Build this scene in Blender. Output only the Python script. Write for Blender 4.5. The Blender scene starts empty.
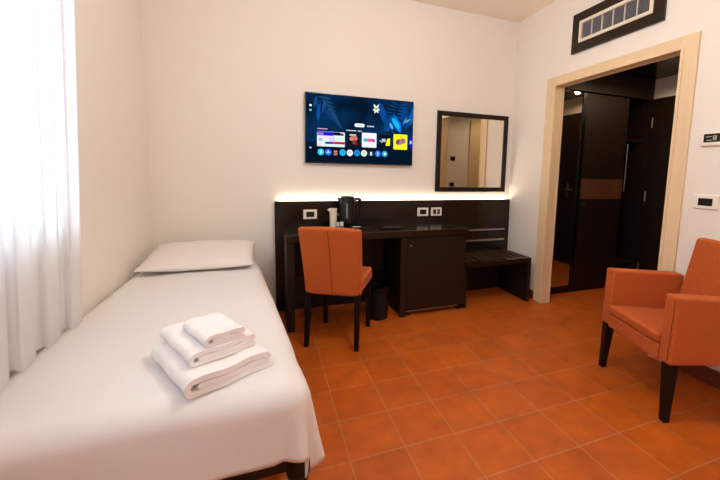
import bpy, bmesh, math, random
from mathutils import Vector, Matrix
random.seed(4)
S = bpy.context.scene
C = S.collection
PI = math.pi

# ------------------------------------------------------------------ room numbers (metres)
XL, XR, D, H = -0.817, 2.465, 3.0915, 2.768      # left wall, right wall, back wall, ceiling
YF = -2.2                                        # wall behind the camera
HX, HS, HZ = 3.945, 1.40, 2.262                  # hallway: far wall, south wall, ceiling

# ------------------------------------------------------------------ materials
def lin(c):
    return tuple(((v/255)/12.92 if v/255 <= .04045 else ((v/255+.055)/1.055)**2.4) for v in c) + (1,)

def mat(name, rgb, rough=.5, metal=0, spec=.5, bump=0, bscale=200, var=0, vscale=8, stretch=(1, 1, 1), sheen=0, coat=0, obj=True):
    m = bpy.data.materials.new(name); m.use_nodes = True
    nt = m.node_tree; b = nt.nodes['Principled BSDF']
    col = lin(rgb)
    b.inputs['Base Color'].default_value = col
    b.inputs['Roughness'].default_value = rough
    b.inputs['Metallic'].default_value = metal
    b.inputs['Specular IOR Level'].default_value = spec
    b.inputs['Sheen Weight'].default_value = sheen
    b.inputs['Coat Weight'].default_value = coat
    tc = nt.nodes.new('ShaderNodeTexCoord'); mp = nt.nodes.new('ShaderNodeMapping')
    mp.inputs['Scale'].default_value = stretch
    nt.links.new(tc.outputs['Object'], mp.inputs['Vector'])
    if var:
        n = nt.nodes.new('ShaderNodeTexNoise'); n.inputs['Scale'].default_value = vscale; n.inputs['Detail'].default_value = 5
        nt.links.new(mp.outputs[0], n.inputs['Vector'])
        r = nt.nodes.new('ShaderNodeValToRGB')
        r.color_ramp.elements[0].position = .3; r.color_ramp.elements[1].position = .7
        r.color_ramp.elements[0].color = tuple(v*(1-var) for v in col[:3]) + (1,)
        r.color_ramp.elements[1].color = tuple(min(1, v*(1+var)) for v in col[:3]) + (1,)
        nt.links.new(n.outputs['Fac'], r.inputs['Fac']); nt.links.new(r.outputs['Color'], b.inputs['Base Color'])
    if bump:
        n2 = nt.nodes.new('ShaderNodeTexNoise'); n2.inputs['Scale'].default_value = bscale; n2.inputs['Detail'].default_value = 3
        nt.links.new(mp.outputs[0], n2.inputs['Vector'])
        bp = nt.nodes.new('ShaderNodeBump'); bp.inputs['Strength'].default_value = bump; bp.inputs['Distance'].default_value = .002
        nt.links.new(n2.outputs['Fac'], bp.inputs['Height']); nt.links.new(bp.outputs['Normal'], b.inputs['Normal'])
    return m

def emis(name, rgb, strength=1.0):
    m = bpy.data.materials.new(name); m.use_nodes = True
    nt = m.node_tree; nt.nodes.remove(nt.nodes['Principled BSDF'])
    e = nt.nodes.new('ShaderNodeEmission'); e.inputs['Color'].default_value = lin(rgb); e.inputs['Strength'].default_value = strength
    nt.links.new(e.outputs[0], nt.nodes['Material Output'].inputs['Surface'])
    return m

M = {}
M['wall'] = mat('wall_paint', (234, 228, 220), .9, spec=.2, bump=.12, bscale=60)
M['ceil'] = mat('ceiling_paint', (248, 238, 222), .95, spec=.1)
M['wood'] = mat('wenge_wood', (30, 17, 11), .46, spec=.28, var=.35, vscale=9, stretch=(8, 8, .6), bump=.08, bscale=40)
M['woodh'] = mat('wenge_wood_across', (29, 18, 12), .20, spec=.42, var=.35, vscale=9, stretch=(.6, 8, 8), bump=.05, bscale=40)
M['slat'] = mat('slat_wood', (50, 30, 20), .5, spec=.3, var=.25, vscale=9, stretch=(8, .6, 8))
M['band'] = mat('zebrano_inlay', (88, 52, 32), .45, var=.35, vscale=10, stretch=(9, 9, .4))
M['casing'] = mat('pale_maple', (226, 201, 163), .5, var=.04, vscale=4, stretch=(6, 6, .4))
M['fabric'] = mat('orange_weave', (186, 91, 42), .9, spec=.1, var=.16, vscale=70, stretch=(4, 4, 1), bump=.4, bscale=380, sheen=.06)
M['thread'] = mat('orange_seam', (120, 50, 24), .9, spec=.1)
M['leg'] = mat('black_stained_wood', (15, 10, 8), .42, spec=.25)
M['black'] = mat('black_plastic', (8, 7, 7), .22, spec=.45)
M['blackmat'] = mat('black_matt_plastic', (13, 12, 11), .55, spec=.3)
M['white'] = mat('white_plastic', (238, 230, 218), .4)
M['cream'] = mat('cream_plastic', (230, 217, 196), .45)
M['linen'] = mat('white_cotton', (226, 222, 220), .92, spec=.1, bump=.15, bscale=500)
M['pillow'] = mat('pillow_cotton', (229, 223, 219), .92, spec=.1, bump=.15, bscale=500)
M['towel'] = mat('terry_cloth', (242, 239, 238), .97, spec=.05, bump=.9, bscale=330, sheen=.2)
M['steel'] = mat('brushed_steel', (196, 190, 184), .28, metal=1)
M['metal_black'] = mat('black_metal', (18, 17, 17), .35, metal=.3)
M['grille'] = mat('grey_mesh', (150, 150, 154), .5, metal=.2)
M['void'] = mat('duct_shade', (14, 11, 9), .8, spec=.1)
M['mirror'] = mat('mirror_glass', (238, 232, 222), .015, metal=1)
M['mirror_smoked'] = mat('smoked_mirror_glass', (196, 186, 172), .03, metal=1)
M['gauge'] = mat('grey_gauge', (120, 120, 122), .25)
M['blue'] = mat('blue_paper', (70, 110, 160), .6)
M['paper'] = mat('white_paper', (226, 222, 220), .7)
M['lcd'] = mat('grey_display', (72, 66, 60), .3)
M['lcd_on'] = mat('display_digits', (150, 142, 134), .4)
M['skirting'] = mat('terracotta_skirting', (110, 54, 26), .5)
M['backing'] = mat('mirror_backing', (60, 50, 42), .7)

# terracotta tiles
def floor_mat():
    m = bpy.data.materials.new('terracotta_tiles'); m.use_nodes = True
    nt = m.node_tree; b = nt.nodes['Principled BSDF']
    tc = nt.nodes.new('ShaderNodeTexCoord'); mp = nt.nodes.new('ShaderNodeMapping')
    mp.inputs['Location'].default_value = (-.0643, -.0618, 0)
    nt.links.new(tc.outputs['Object'], mp.inputs['Vector'])
    br = nt.nodes.new('ShaderNodeTexBrick'); br.offset = 0; br.squash = 1
    br.inputs['Scale'].default_value = 1; br.inputs['Brick Width'].default_value = .25; br.inputs['Row Height'].default_value = .25
    br.inputs['Mortar Size'].default_value = .0028; br.inputs['Mortar Smooth'].default_value = .3; br.inputs['Bias'].default_value = 0
    br.inputs['Color1'].default_value = lin((178, 84, 18)); br.inputs['Color2'].default_value = lin((189, 92, 22))
    br.inputs['Mortar'].default_value = lin((176, 120, 80))
    nt.links.new(mp.outputs[0], br.inputs['Vector'])
    n = nt.nodes.new('ShaderNodeTexNoise'); n.inputs['Scale'].default_value = 7; n.inputs['Detail'].default_value = 7; n.inputs['Roughness'].default_value = .65
    nt.links.new(mp.outputs[0], n.inputs['Vector'])
    r = nt.nodes.new('ShaderNodeValToRGB'); r.color_ramp.elements[0].color = (.74, .72, .70, 1); r.color_ramp.elements[1].color = (1.16, 1.12, 1.08, 1)
    r.color_ramp.elements[0].position = .3; r.color_ramp.elements[1].position = .72
    nt.links.new(n.outputs['Fac'], r.inputs['Fac'])
    mx = nt.nodes.new('ShaderNodeMix'); mx.data_type = 'RGBA'; mx.blend_type = 'MULTIPLY'; mx.inputs['Factor'].default_value = 1
    nt.links.new(br.outputs['Color'], mx.inputs[6]); nt.links.new(r.outputs['Color'], mx.inputs[7])
    nt.links.new(mx.outputs[2], b.inputs['Base Color'])
    rr = nt.nodes.new('ShaderNodeMapRange'); rr.inputs['To Min'].default_value = .36; rr.inputs['To Max'].default_value = .52
    nt.links.new(n.outputs['Fac'], rr.inputs['Value']); nt.links.new(rr.outputs[0], b.inputs['Roughness'])
    b.inputs['Specular IOR Level'].default_value = .4
    bp = nt.nodes.new('ShaderNodeBump'); bp.inputs['Strength'].default_value = .35; bp.inputs['Distance'].default_value = .002; bp.invert = True
    nt.links.new(br.outputs['Fac'], bp.inputs['Height']); nt.links.new(bp.outputs['Normal'], b.inputs['Normal'])
    return m
M['floor'] = floor_mat()

def sheer_mat():
    m = bpy.data.materials.new('sheer_voile'); m.use_nodes = True
    nt = m.node_tree; nt.nodes.remove(nt.nodes['Principled BSDF'])
    d = nt.nodes.new('ShaderNodeBsdfDiffuse'); d.inputs['Color'].default_value = (.93, .92, .91, 1)
    t = nt.nodes.new('ShaderNodeBsdfTranslucent'); t.inputs['Color'].default_value = (.90, .90, .94, 1)
    x = nt.nodes.new('ShaderNodeBsdfTransparent')
    a = nt.nodes.new('ShaderNodeMixShader'); a.inputs[0].default_value = .55
    c = nt.nodes.new('ShaderNodeMixShader'); c.inputs[0].default_value = .06
    nt.links.new(d.outputs[0], a.inputs[1]); nt.links.new(t.outputs[0], a.inputs[2])
    nt.links.new(a.outputs[0], c.inputs[1]); nt.links.new(x.outputs[0], c.inputs[2])
    nt.links.new(c.outputs[0], nt.nodes['Material Output'].inputs['Surface'])
    return m
M['sheer'] = sheer_mat()

def pane_mat():
    m = bpy.data.materials.new('window_glass'); m.use_nodes = True
    nt = m.node_tree; nt.nodes.remove(nt.nodes['Principled BSDF'])
    g = nt.nodes.new('ShaderNodeBsdfGlossy'); g.inputs['Roughness'].default_value = .02
    x = nt.nodes.new('ShaderNodeBsdfTransparent'); x.inputs['Color'].default_value = (.95, .97, .97, 1)
    a = nt.nodes.new('ShaderNodeMixShader'); a.inputs[0].default_value = .07
    nt.links.new(x.outputs[0], a.inputs[1]); nt.links.new(g.outputs[0], a.inputs[2])
    nt.links.new(a.outputs[0], nt.nodes['Material Output'].inputs['Surface'])
    return m
M['pane'] = pane_mat()

# ------------------------------------------------------------------ helpers
def link(name, bm, m, parent=None, smooth=True, angle=38, mats=None):
    me = bpy.data.meshes.new(name)
    bmesh.ops.recalc_face_normals(bm, faces=bm.faces[:])
    bm.to_mesh(me); bm.free()
    for mm in (mats or [m]): me.materials.append(mm)
    if smooth:
        for p in me.polygons: p.use_smooth = True
        me.set_sharp_from_angle(angle=math.radians(angle))
    o = bpy.data.objects.new(name, me); C.objects.link(o)
    if smooth and angle < 100:
        wn = o.modifiers.new('n', 'WEIGHTED_NORMAL'); wn.keep_sharp = True; wn.weight = 100
    if parent: o.parent = parent
    return o

def tag(o, label=None, cat=None, group=None, kind=None):
    if label: o['label'] = label
    if cat: o['category'] = cat
    if group: o['group'] = group
    if kind: o['kind'] = kind
    return o

def thing(name, label, cat, loc=(0, 0, 0), rz=0, group=None):
    o = bpy.data.objects.new(name, None); C.objects.link(o); o.empty_display_size = .05
    o.location = loc; o.rotation_euler = (0, 0, rz)
    return tag(o, label, cat, group)

def hexa(bm, pts, bev=0, seg=2):
    """pts: 4 bottom (ccw) + 4 top"""
    b = bmesh.new()
    v = [b.verts.new(p) for p in pts]
    for f in ((3, 2, 1, 0), (4, 5, 6, 7), (0, 1, 5, 4), (1, 2, 6, 5), (2, 3, 7, 6), (3, 0, 4, 7)):
        b.faces.new([v[i] for i in f])
    if bev:
        bmesh.ops.bevel(b, geom=b.edges[:], offset=bev, segments=seg, profile=.5, affect='EDGES', clamp_overlap=True)
    me = bpy.data.meshes.new('t'); b.to_mesh(me); b.free()
    bm.from_mesh(me); bpy.data.meshes.remove(me)
    return bm

def box(bm, x0, x1, y0, y1, z0, z1, bev=0, seg=2):
    return hexa(bm, [(x0, y0, z0), (x1, y0, z0), (x1, y1, z0), (x0, y1, z0), (x0, y0, z1), (x1, y0, z1), (x1, y1, z1), (x0, y1, z1)], bev, seg)

def bx(name, m, parent, x0, x1, y0, y1, z0, z1, bev=.002, seg=2):
    return link(name, box(bmesh.new(), x0, x1, y0, y1, z0, z1, bev, seg), m, parent)

def struct(name, m, boxes, bev=0):
    bm = bmesh.new()
    for b in boxes: box(bm, *b, bev)
    return tag(link(name, bm, m), kind='structure')

def lathe(bm, prof, n=32, c=(0, 0, 0), axis='z'):
    rings = []
    for r, z in prof:
        ring = []
        for k in range(n):
            a = 2*PI*k/n
            p = (r*math.cos(a), r*math.sin(a), z)
            if axis == 'x': p = (p[2], p[0], p[1])
            if axis == 'y': p = (p[0], p[2], p[1])
            ring.append(bm.verts.new((p[0]+c[0], p[1]+c[1], p[2]+c[2])))
        rings.append(ring)
    for a, b in zip(rings, rings[1:]):
        for k in range(n):
            bm.faces.new((a[k], a[(k+1) % n], b[(k+1) % n], b[k]))
    bm.faces.new(rings[0][::-1]); bm.faces.new(rings[-1])
    return bm

def tube(bm, pts, r, n=10):
    pts = [Vector(p) for p in pts]
    rings = []; ref = None
    for i, p in enumerate(pts):
        t = (pts[min(i+1, len(pts)-1)] - pts[max(i-1, 0)]).normalized()
        if ref is None: ref = t.orthogonal().normalized()
        ref = (ref - t*ref.dot(t)).normalized(); b2 = t.cross(ref)
        rr = r[i] if isinstance(r, (list, tuple)) else r
        rings.append([bm.verts.new(p + rr*(math.cos(2*PI*k/n)*ref + math.sin(2*PI*k/n)*b2)) for k in range(n)])
    for a, b in zip(rings, rings[1:]):
        for k in range(n): bm.faces.new((a[k], a[(k+1) % n], b[(k+1) % n], b[k]))
    bm.faces.new(rings[0][::-1]); bm.faces.new(rings[-1])
    return bm

def taper(bm, a, b, wa, wb, rot=0, bev=.003):
    """square leg from top centre a to foot centre b"""
    def sq(c, w):
        return [(c[0]+w/2*sx*math.cos(rot)-w/2*sy*math.sin(rot), c[1]+w/2*sx*math.sin(rot)+w/2*sy*math.cos(rot), c[2]) for sx, sy in ((-1, -1), (1, -1), (1, 1), (-1, 1))]
    return hexa(bm, sq(b, wb)+sq(a, wa), bev)

def subsurf(o, lv=2):
    md = o.modifiers.new('s', 'SUBSURF'); md.levels = lv; md.render_levels = lv

# ------------------------------------------------------------------ the setting
T = .12
struct('floor', M['floor'], [(XL-T, HX+T, YF-T, D+T, -.1, 0)])
struct('ceiling', M['ceil'], [(XL-T, XR+T, YF-T, D+T, H, H+.1)])
struct('wall_back', M['wall'], [(XL-T, HX+T, D, D+T, 0, H)])
WY0, WY1, WZ0, WZ1 = -.55, 1.95, .93, 2.55         # window opening in the left wall
struct('wall_left', M['wall'], [(XL-T, XL, YF, WY0, 0, H), (XL-T, XL, WY1, D, 0, H), (XL-T, XL, WY0, WY1, 0, WZ0), (XL-T, XL, WY0, WY1, WZ1, H)])
struct('wall_front', M['wall'], [(XL-T, XR+T, YF-T, YF, 0, H)])
TR = .070
OY0, OY1, OZ = 1.486, 2.540, 2.040                   # doorway to the hall
struct('wall_right', M['wall'], [(XR, XR+TR, YF, OY0, 0, H), (XR, XR+TR, OY1, D, 0, H), (XR, XR+TR, OY0, OY1, OZ, H)])
BX0, BX1, BZ = 2.99, 3.85, 2.04                    # bathroom door in the hall's south wall
struct('wall_hall_side', M['wall'], [(XR+TR, HX+T, HS-.1, HS, 0, HZ+.1)])
struct('wall_hall_far', M['wall'], [(HX, HX+T, HS, D, 0, HZ+.1)])
struct('ceiling_hall', M['woodh'], [(XR+TR, HX, HS, D, HZ, HZ+.1)])

# window in the left wall: frame with two casements, sill
wf = bmesh.new()
x0, x1 = XL-.085, XL-.035
for y in (WY0, WY1-.05): box(wf, x0, x1, y, y+.05, WZ0, WZ1, .004)
for z in (WZ0, WZ1-.05): box(wf, x0, x1, WY0, WY1, z, z+.05, .004)
ym = (WY0+WY1)/2
box(wf, x0, x1, ym-.05, ym+.05, WZ0, WZ1, .004)
w1 = tag(link('window_1', wf, M['white']), kind='structure')
bx('window_pane', M['pane'], w1, XL-.062, XL-.056, WY0+.05, ym-.05, WZ0+.05, WZ1-.05, 0)
bx('window_pane', M['pane'], w1, XL-.062, XL-.056, ym+.05, WY1-.05, WZ0+.05, WZ1-.05, 0)
bx('window_sill', M['white'], w1, XL-.034, XL+.012, WY0, WY1, WZ0-.02, WZ0+.004, .003)

# casing of the doorway
def casing_mesh():
    bm = bmesh.new()
    yo0, yo1, zo = 1.420, 2.622, 2.0935
    yi0, yi1, zi = 1.508, 2.518, 2.0155
    for xa, xb in ((XR-.016, XR), (XR+TR, XR+TR+.012)):
        box(bm, xa, xb, yo0, yi0+.004, 0, zo, .003)
        box(bm, xa, xb, yi1-.004, yo1, 0, zo, .003)
        box(bm, xa, xb, yi0+.004, yi1-.004, zi+.002, zo, .003)
        e = .006 if xa < XR+.05 else -.006
        s = min(xa-e, xb-e), max(xa-e, xb-e)
        box(bm, s[0], s[1], yi0-.012, yi0+.006, 0, zi+.010, .003)
        box(bm, s[0], s[1], yi1-.006, yi1+.012, 0, zi+.010, .003)
        box(bm, s[0], s[1], yi0+.006, yi1-.006, zi-.004, zi+.012, .003)
    box(bm, XR, XR+TR, OY0, yi0, 0, zi, .001); box(bm, XR, XR+TR, yi1, OY1, 0, zi, .001); box(bm, XR, XR+TR, OY0, OY1, zi, OZ, .001)
    return bm
tag(link('trim_1', casing_mesh(), M['casing']), kind='structure')

# skirting boards
struct('baseboard_right', M['skirting'], [(XR-.010, XR, 2.624, D, 0, .085), (XR-.010, XR, YF, 1.418, 0, .10)], .002)
struct('baseboard_left', M['skirting'], [(XL, XL+.010, YF, D, 0, .07)], .002)
struct('baseboard_back', M['skirting'], [(XL+.010, .05, D-.010, D, 0, .07)], .002)

# entrance door at the end of the hall
d1 = bmesh.new(); FX = HX-.03
box(d1, HX-.036, HX-.004, 1.60, 2.612, .006, 2.035, .002)
d1 = tag(link('door_1', d1, M['wood']), kind='structure')
bm = bmesh.new()
box(bm, HX-.022, HX, 1.47, 1.598, 0, 2.052, .002); box(bm, HX-.022, HX, 2.614, 2.690, 0, 2.052, .002); box(bm, HX-.022, HX, 1.598, 2.614, 2.036, 2.052, .002)
link('door_frame', bm, M['wood'], d1)
for z in (1.80, 1.01, .22):
    bm = lathe(bmesh.new(), [(.002, -.055), (.0075, -.052), (.0075, .052), (.002, .055)], 12, (HX-.043, 2.622, z))
    tag(link('hinge', bm, M['steel'], d1), 'steel hinge')
bm = bmesh.new(); box(bm, HX-.044, HX-.036, 1.635, 1.675, .90, 1.12, .003)
tube(bm, [(HX-.044, 1.655, 1.03), (HX-.085, 1.655, 1.03), (HX-.088, 1.665, 1.03), (HX-.088, 1.77, 1.03)], .009)
tag(link('door_handle', bm, M['steel'], d1), 'steel lever handle')

# bathroom door in the hall's side wall (seen in the wall mirror)
d2 = bmesh.new()
box(d2, 3.217, 3.80, HS+.001, HS+.012, .005, 1.96, .002)
d2 = tag(link('door_2', d2, M['wood']), kind='structure')
bm = bmesh.new()
box(bm, BX0, 3.215, HS, HS+.022, 0, 2.04, .003); box(bm, 3.802, 3.895, HS, HS+.022, 0, 2.04, .003); box(bm, 3.215, 3.802, HS, HS+.022, 1.962, 2.04, .003)
link('door_frame', bm, M['casing'], d2)

# ------------------------------------------------------------------ wall panel behind the desk with its light strip
PX0, PX1, PZ, PF = .065, 2.452, .957, D-.044
pn = thing('wall_panel', 'tall dark wood back panel along the wall behind desk and luggage bench, glowing light along its top', 'wall panel', (0, D, 0))
bx('panel_board', M['woodh'], pn, PX0, PX1, -.044, -.024, 0, PZ, .002)
bm = bmesh.new(); box(bm, PX0+.02, PX1-.02, -.020, -.008, PZ-.020, PZ-.010)
tag(link('light_strip', bm, emis('warm_led', (255, 214, 160), 5), pn), 'warm glowing light strip')
for z in (.640, .530):
    bm = bmesh.new(); box(bm, 1.70, 2.395, -.056, -.0441, z-.008, z+.008, .003)
    tag(link('guard_rail', bm, M['steel'], pn), 'brushed steel guard rail')

# ------------------------------------------------------------------ sockets in the panel
def socket(name, cx, label, kind):
    t = thing(name, label, 'socket', (cx, PF, .842), 0, 'white sockets in the dark wall panel')
    bm = bmesh.new(); w, h = .058, .041
    box(bm, -w, w, -.010, -.0005, -h, h, .004, 3)
    link('plate', bm, M['white'], t)
    if kind == 2:
        bm = bmesh.new()
        for a in (-.021, .021): box(bm, a-.016, a+.016, -.0125, -.009, -.024, .024, .002)
        link('insert', bm, M['blackmat'], t)
        bm = bmesh.new(); box(bm, .006, .016, -.014, -.012, -.007, .007, .002); link('switch_mark', bm, M['white'], t)
    else:
        bm = bmesh.new(); box(bm, -.034, .034, -.0125, -.009, -.023, .023, .002)
        ins = link('insert', bm, M['blackmat'], t)
        bm = bmesh.new()
        for a in (-.018, 0, .018): lathe(bm, [(.0035, -.0140), (.0035, -.0124)], 10, (a, 0, 0), 'y')
        link('hole', bm, M['lcd'], ins)
    return t
socket('wall_socket', .357, 'single white framed socket left of kettle, above the orange chair back', 1)
socket('wall_socket', 1.428, 'left one of two white framed sockets side by side below the mirror', 1)
socket('wall_socket', 1.573, 'right one of two white framed sockets side by side below the mirror', 2)

# ------------------------------------------------------------------ desk
DY0, DY1, DZ = 2.598, D-.046, .742
dk = thing('desk', 'long dark wood writing desk against the panel with orange chair drawn up', 'desk', (.9, 2.83, 0))
def L(o, v): return v
dx = -.9; dy = -2.83
bx('desktop', M['woodh'], dk, .130+dx, 1.672+dx, DY0+dy, DY1+dy, DZ-.055, DZ, .003)
bx('side_panel', M['wood'], dk, .134+dx, .190+dx, DY0+.006+dy, DY1+dy, 0, DZ-.056, .003)
bx('modesty_panel', M['wood'], dk, .191+dx, 1.03+dx, DY1-.03+dy, DY1-.002+dy, .30, DZ-.056, .002)

# minibar cabinet
mb = thing('minibar_cabinet', 'dark wood cupboard with small silver lock under right end of desk', 'cabinet', (1.35, 2.83, 0))
cx0, cx1 = 1.040-1.35, 1.658-1.35; cy0, cy1 = 2.612-2.83, DY1-.004-2.83
bx('carcass', M['wood'], mb, cx0, cx1, cy0+.022, cy1, .045, .684, .002)
dr = bx('door', M['wood'], mb, cx0+.052, cx1-.004, cy0, cy0+.02, .05, .680, .003)
bm = lathe(bmesh.new(), [(.010, 0), (.010, -.004), (.006, -.010), (.0065, -.016), (.002, -.018)], 16, (cx0+.085, cy0, .612), 'y')
tag(link('lock', bm, M['steel'], dr), 'small silver lock')
bx('door_edge', M['wood'], mb, cx0, cx0+.049, cy0, cy0+.021, 0, .684, .002)
bm = bmesh.new(); box(bm, cx0+.055, cx1-.06, cy0+.004, cy0+.014, .040, .047, .001)
tag(link('edge_strip', bm, M['steel'], mb), 'thin metal strip along the bottom')
for x in (cx0+.08, cx1-.035):
    for y in (cy0+.04, cy1-.04):
        link('foot', box(bmesh.new(), x-.022, x+.022, y-.022, y+.022, 0, .044, .003), M['black'], mb)

# luggage bench
lb = thing('luggage_bench', 'low dark slatted luggage bench in the corner beside the door casing', 'bench', (2.03, 2.83, 0))
lx0, lx1 = 1.664-2.03, 2.382-2.03; ly0, ly1 = 2.600-2.83, DY1-2.83; lz = .430
bx('side_panel', M['wood'], lb, lx1-.038, lx1, ly0, ly1, 0, lz-.050, .002)
bx('side_panel', M['wood'], lb, lx0, lx0+.03, ly0+.03, ly1, 0, lz-.050, .002)
bx('front_rail', M['woodh'], lb, lx0, lx1, ly0, ly0+.045, lz-.049, lz, .003)
bx('back_rail', M['woodh'], lb, lx0, lx1, ly1-.04, ly1, lz-.049, lz, .003)
n = 8; w = (lx1-lx0)/n
for k in range(n):
    e = -.002 if k == n-1 else .024
    link('slat', box(bmesh.new(), lx0+k*w+.002, lx0+(k+1)*w-e, ly0+.046, ly1-.041, lz-.024, lz, .002), M['slat'], lb)
bx('back_board', M['wood'], lb, lx0+.031, lx1-.039, ly1-.012, ly1, .0, lz-.050, 0)

# ------------------------------------------------------------------ things on the desk
tr = bmesh.new()
box(tr, -.17, .17, -.105, .105, 0, .006, .003)
for a in ((-.17, .17, -.105, -.097), (-.17, .17, .097, .105), (-.17, -.162, -.105, .105), (.162, .17, -.105, .105)): box(tr, *a, .004, .017, .003)
tr = tag(link('serving_tray', tr, M['black']), 'black rectangular tray carrying the kettle and cup on the desk', 'tray')
tr.location = (.640, 2.880, DZ)
TZ = DZ+.0065
kt = thing('electric_kettle', 'black electric kettle with side handle standing on the desk tray', 'kettle', (.654, 2.905, TZ))
link('power_base', lathe(bmesh.new(), [(.070, 0), (.074, .004), (.074, .014), (.066, .020)], 36), M['black'], kt)
body = lathe(bmesh.new(), [(.060, .021), (.0695, .026), (.0705, .05), (.066, .14), (.0615, .200), (.0600, .206), (.054, .208)], 40)
link('body', body, M['black'], kt)
link('lid', lathe(bmesh.new(), [(.053, .2085), (.052, .216), (.040, .222), (.012, .225)], 32), M['black'], kt)
bm = bmesh.new()
hexa(bm, [(-.052, -.022, .165), (-.052, .022, .165), (-.050, .022, .170), (-.050, -.022, .170), (-.082, -.010, .210), (-.082, .010, .210), (-.045, .026, .208), (-.045, -.026, .208)], .003)
link('spout', bm, M['black'], kt)
bm = tube(bmesh.new(), [(.055, 0, .198), (.078, 0, .203), (.094, 0, .195), (.101, 0, .170), (.100, 0, .120), (.094, 0, .075), (.082, 0, .052), (.064, 0, .045)], [.010, .012, .013, .012, .011, .011, .010, .008])
link('handle', bm, M['black'], kt)
bm = bmesh.new()
for k in range(6):
    z0 = .065+k*.018
    def rr(z): return .0705-(z-.05)*.05+.0010
    a0, a1 = math.radians(-112), math.radians(-100)
    vs = [bm.verts.new((rr(z)*math.cos(a), rr(z)*math.sin(a), z)) for a, z in ((a0, z0), (a1, z0), (a1, z0+.018), (a0, z0+.018))]
    bm.faces.new(vs)
bmesh.ops.remove_doubles(bm, verts=bm.verts[:], dist=1e-5)
g = link('water_gauge', bm, M['gauge'], kt); tag(g, 'grey water gauge')
g.modifiers.new('t', 'SOLIDIFY').thickness = .002

kt.scale = (1.14, 1.14, 1.17)
cp = thing('drinking_cup', 'tall cream cup with little pouring lip left of the kettle', 'cup', (.527, 2.880, TZ))
cp.scale = (1.02, 1.02, 1.09)
link('cup_body', lathe(bmesh.new(), [(.026, 0), (.0275, .003), (.030, .138), (.032, .141), (.032, .146), (.029, .146), (.025, .02), (.0, .018)][:-1] , 28), M['cream'], cp)
bm = bmesh.new(); hexa(bm, [(-.030, -.008, .118), (-.030, .008, .118), (-.026, .008, .122), (-.026, -.008, .122), (-.050, -.004, .137), (-.050, .004, .137), (-.027, .010, .146), (-.027, -.010, .146)], .002)
link('pouring_lip', bm, M['cream'], cp)
sb = thing('sachet_holder', 'little glass box of blue and white sachets in front of kettle', 'sachets', (.572, 2.820, TZ))
link('holder', box(bmesh.new(), -.030, .030, -.016, .016, 0, .020, .003), M['gauge'], sb)
for k, (m_, x, t_) in enumerate((('paper', -.020, -.2), ('blue', -.006, .05), ('paper', .008, -.05), ('paper', .020, .2))):
    o = link('sachet', box(bmesh.new(), -.008, .008, -.010+.003*k, -.0075+.003*k, .0205, .052, .001), M[m_], sb)
    o.location.x = x; tag(o, 'blue sachet' if m_ == 'blue' else 'white sachet')
bt = thing('milk_pot', 'tiny dark bottle with cream cap between the cup and kettle', 'bottle', (.590, 2.955, TZ))
link('bottle_body', lathe(bmesh.new(), [(.012, 0), (.0145, .004), (.0145, .070), (.008, .084)], 20), M['black'], bt)
tag(link('bottle_cap', lathe(bmesh.new(), [(.010, .0845), (.012, .088), (.012, .106), (.009, .110)], 20), M['cream'], bt), 'cream cap')
o = tag(link('paper_packet', box(bmesh.new(), -.034, .034, -.018, .018, 0, .008, .002), M['paper']), 'small flat white packet lying at the kettle foot on the tray', 'packet')
o.location = (.712, 2.815, TZ); o.rotation_euler.z = .06
nb = thing('desk_folder', 'flat black case lying alone on the desk right of the tray', 'case', (.990, 2.735, DZ), -.03)
link('cover', box(bmesh.new(), -.095, .095, -.050, .050, 0, .022, .006, 3), M['black'], nb)
tag(link('top_plate', box(bmesh.new(), -.080, .080, -.036, .040, .0222, .0236, .001), M['black'], nb), 'glossy black top')

# waste bin
wb = thing('waste_bin', 'round black waste bin on the floor between orange chair and cupboard', 'bin', (.868, 2.690, 0))
link('bin_body', lathe(bmesh.new(), [(.082, 0), (.085, .004), (.098, .262), (.093, .262), (.080, .012)], 36), M['blackmat'], wb)
link('bin_rim', lathe(bmesh.new(), [(.0985, .262), (.1035, .266), (.1035, .276), (.0985, .279), (.092, .276), (.092, .263)], 36), M['black'], wb)

# ------------------------------------------------------------------ television
TX0, TX1, TZ0, TZ1, TY = .320, 1.306, 1.283, 1.871, D-.0417
tv = thing('television', 'slim black flat television on the wall showing a dark blue menu', 'television', (TX0, TY, TZ0))
W_, H_ = TX1-TX0, TZ1-TZ0
bm = box(bmesh.new(), 0, W_, 0, .022, 0, H_, .003); box(bm, .15, W_-.15, .022, .036, .06, H_-.18, .003)
link('case', bm, M['black'], tv)
bx('wall_bracket', M['metal_black'], tv, W_/2-.12, W_/2+.12, .036, .0416, .15, .40, 0)
scr_mats = []; scr_idx = {}
def sc(rgb):
    k = tuple(rgb)
    if k not in scr_idx:
        scr_idx[k] = len(scr_mats); scr_mats.append(emis('screen_glow_%d' % len(scr_mats), rgb, 1.0))
    return scr_idx[k]
def wallpaper():
    m = bpy.data.materials.new('screen_wallpaper'); m.use_nodes = True
    nt = m.node_tree; nt.nodes.remove(nt.nodes['Principled BSDF'])
    tc = nt.nodes.new('ShaderNodeTexCoord'); n = nt.nodes.new('ShaderNodeTexNoise'); n.inputs['Scale'].default_value = 3.2; n.inputs['Detail'].default_value = 2
    nt.links.new(tc.outputs['Object'], n.inputs['Vector'])
    r = nt.nodes.new('ShaderNodeValToRGB'); e0, e1 = r.color_ramp.elements
    e0.position, e0.color = .35, lin((4, 20, 38)); e1.position, e1.color = .68, lin((6, 48, 92))
    nt.links.new(n.outputs['Fac'], r.inputs['Fac'])
    e = nt.nodes.new('ShaderNodeEmission'); nt.links.new(r.outputs['Color'], e.inputs['Color'])
    nt.links.new(e.outputs[0], nt.nodes['Material Output'].inputs['Surface'])
    return m
scr_mats.append(wallpaper()); scr_idx['bg'] = 0
sb_ = bmesh.new(); lay = [0]
EW, EH = W_-.012, H_-.016
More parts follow.
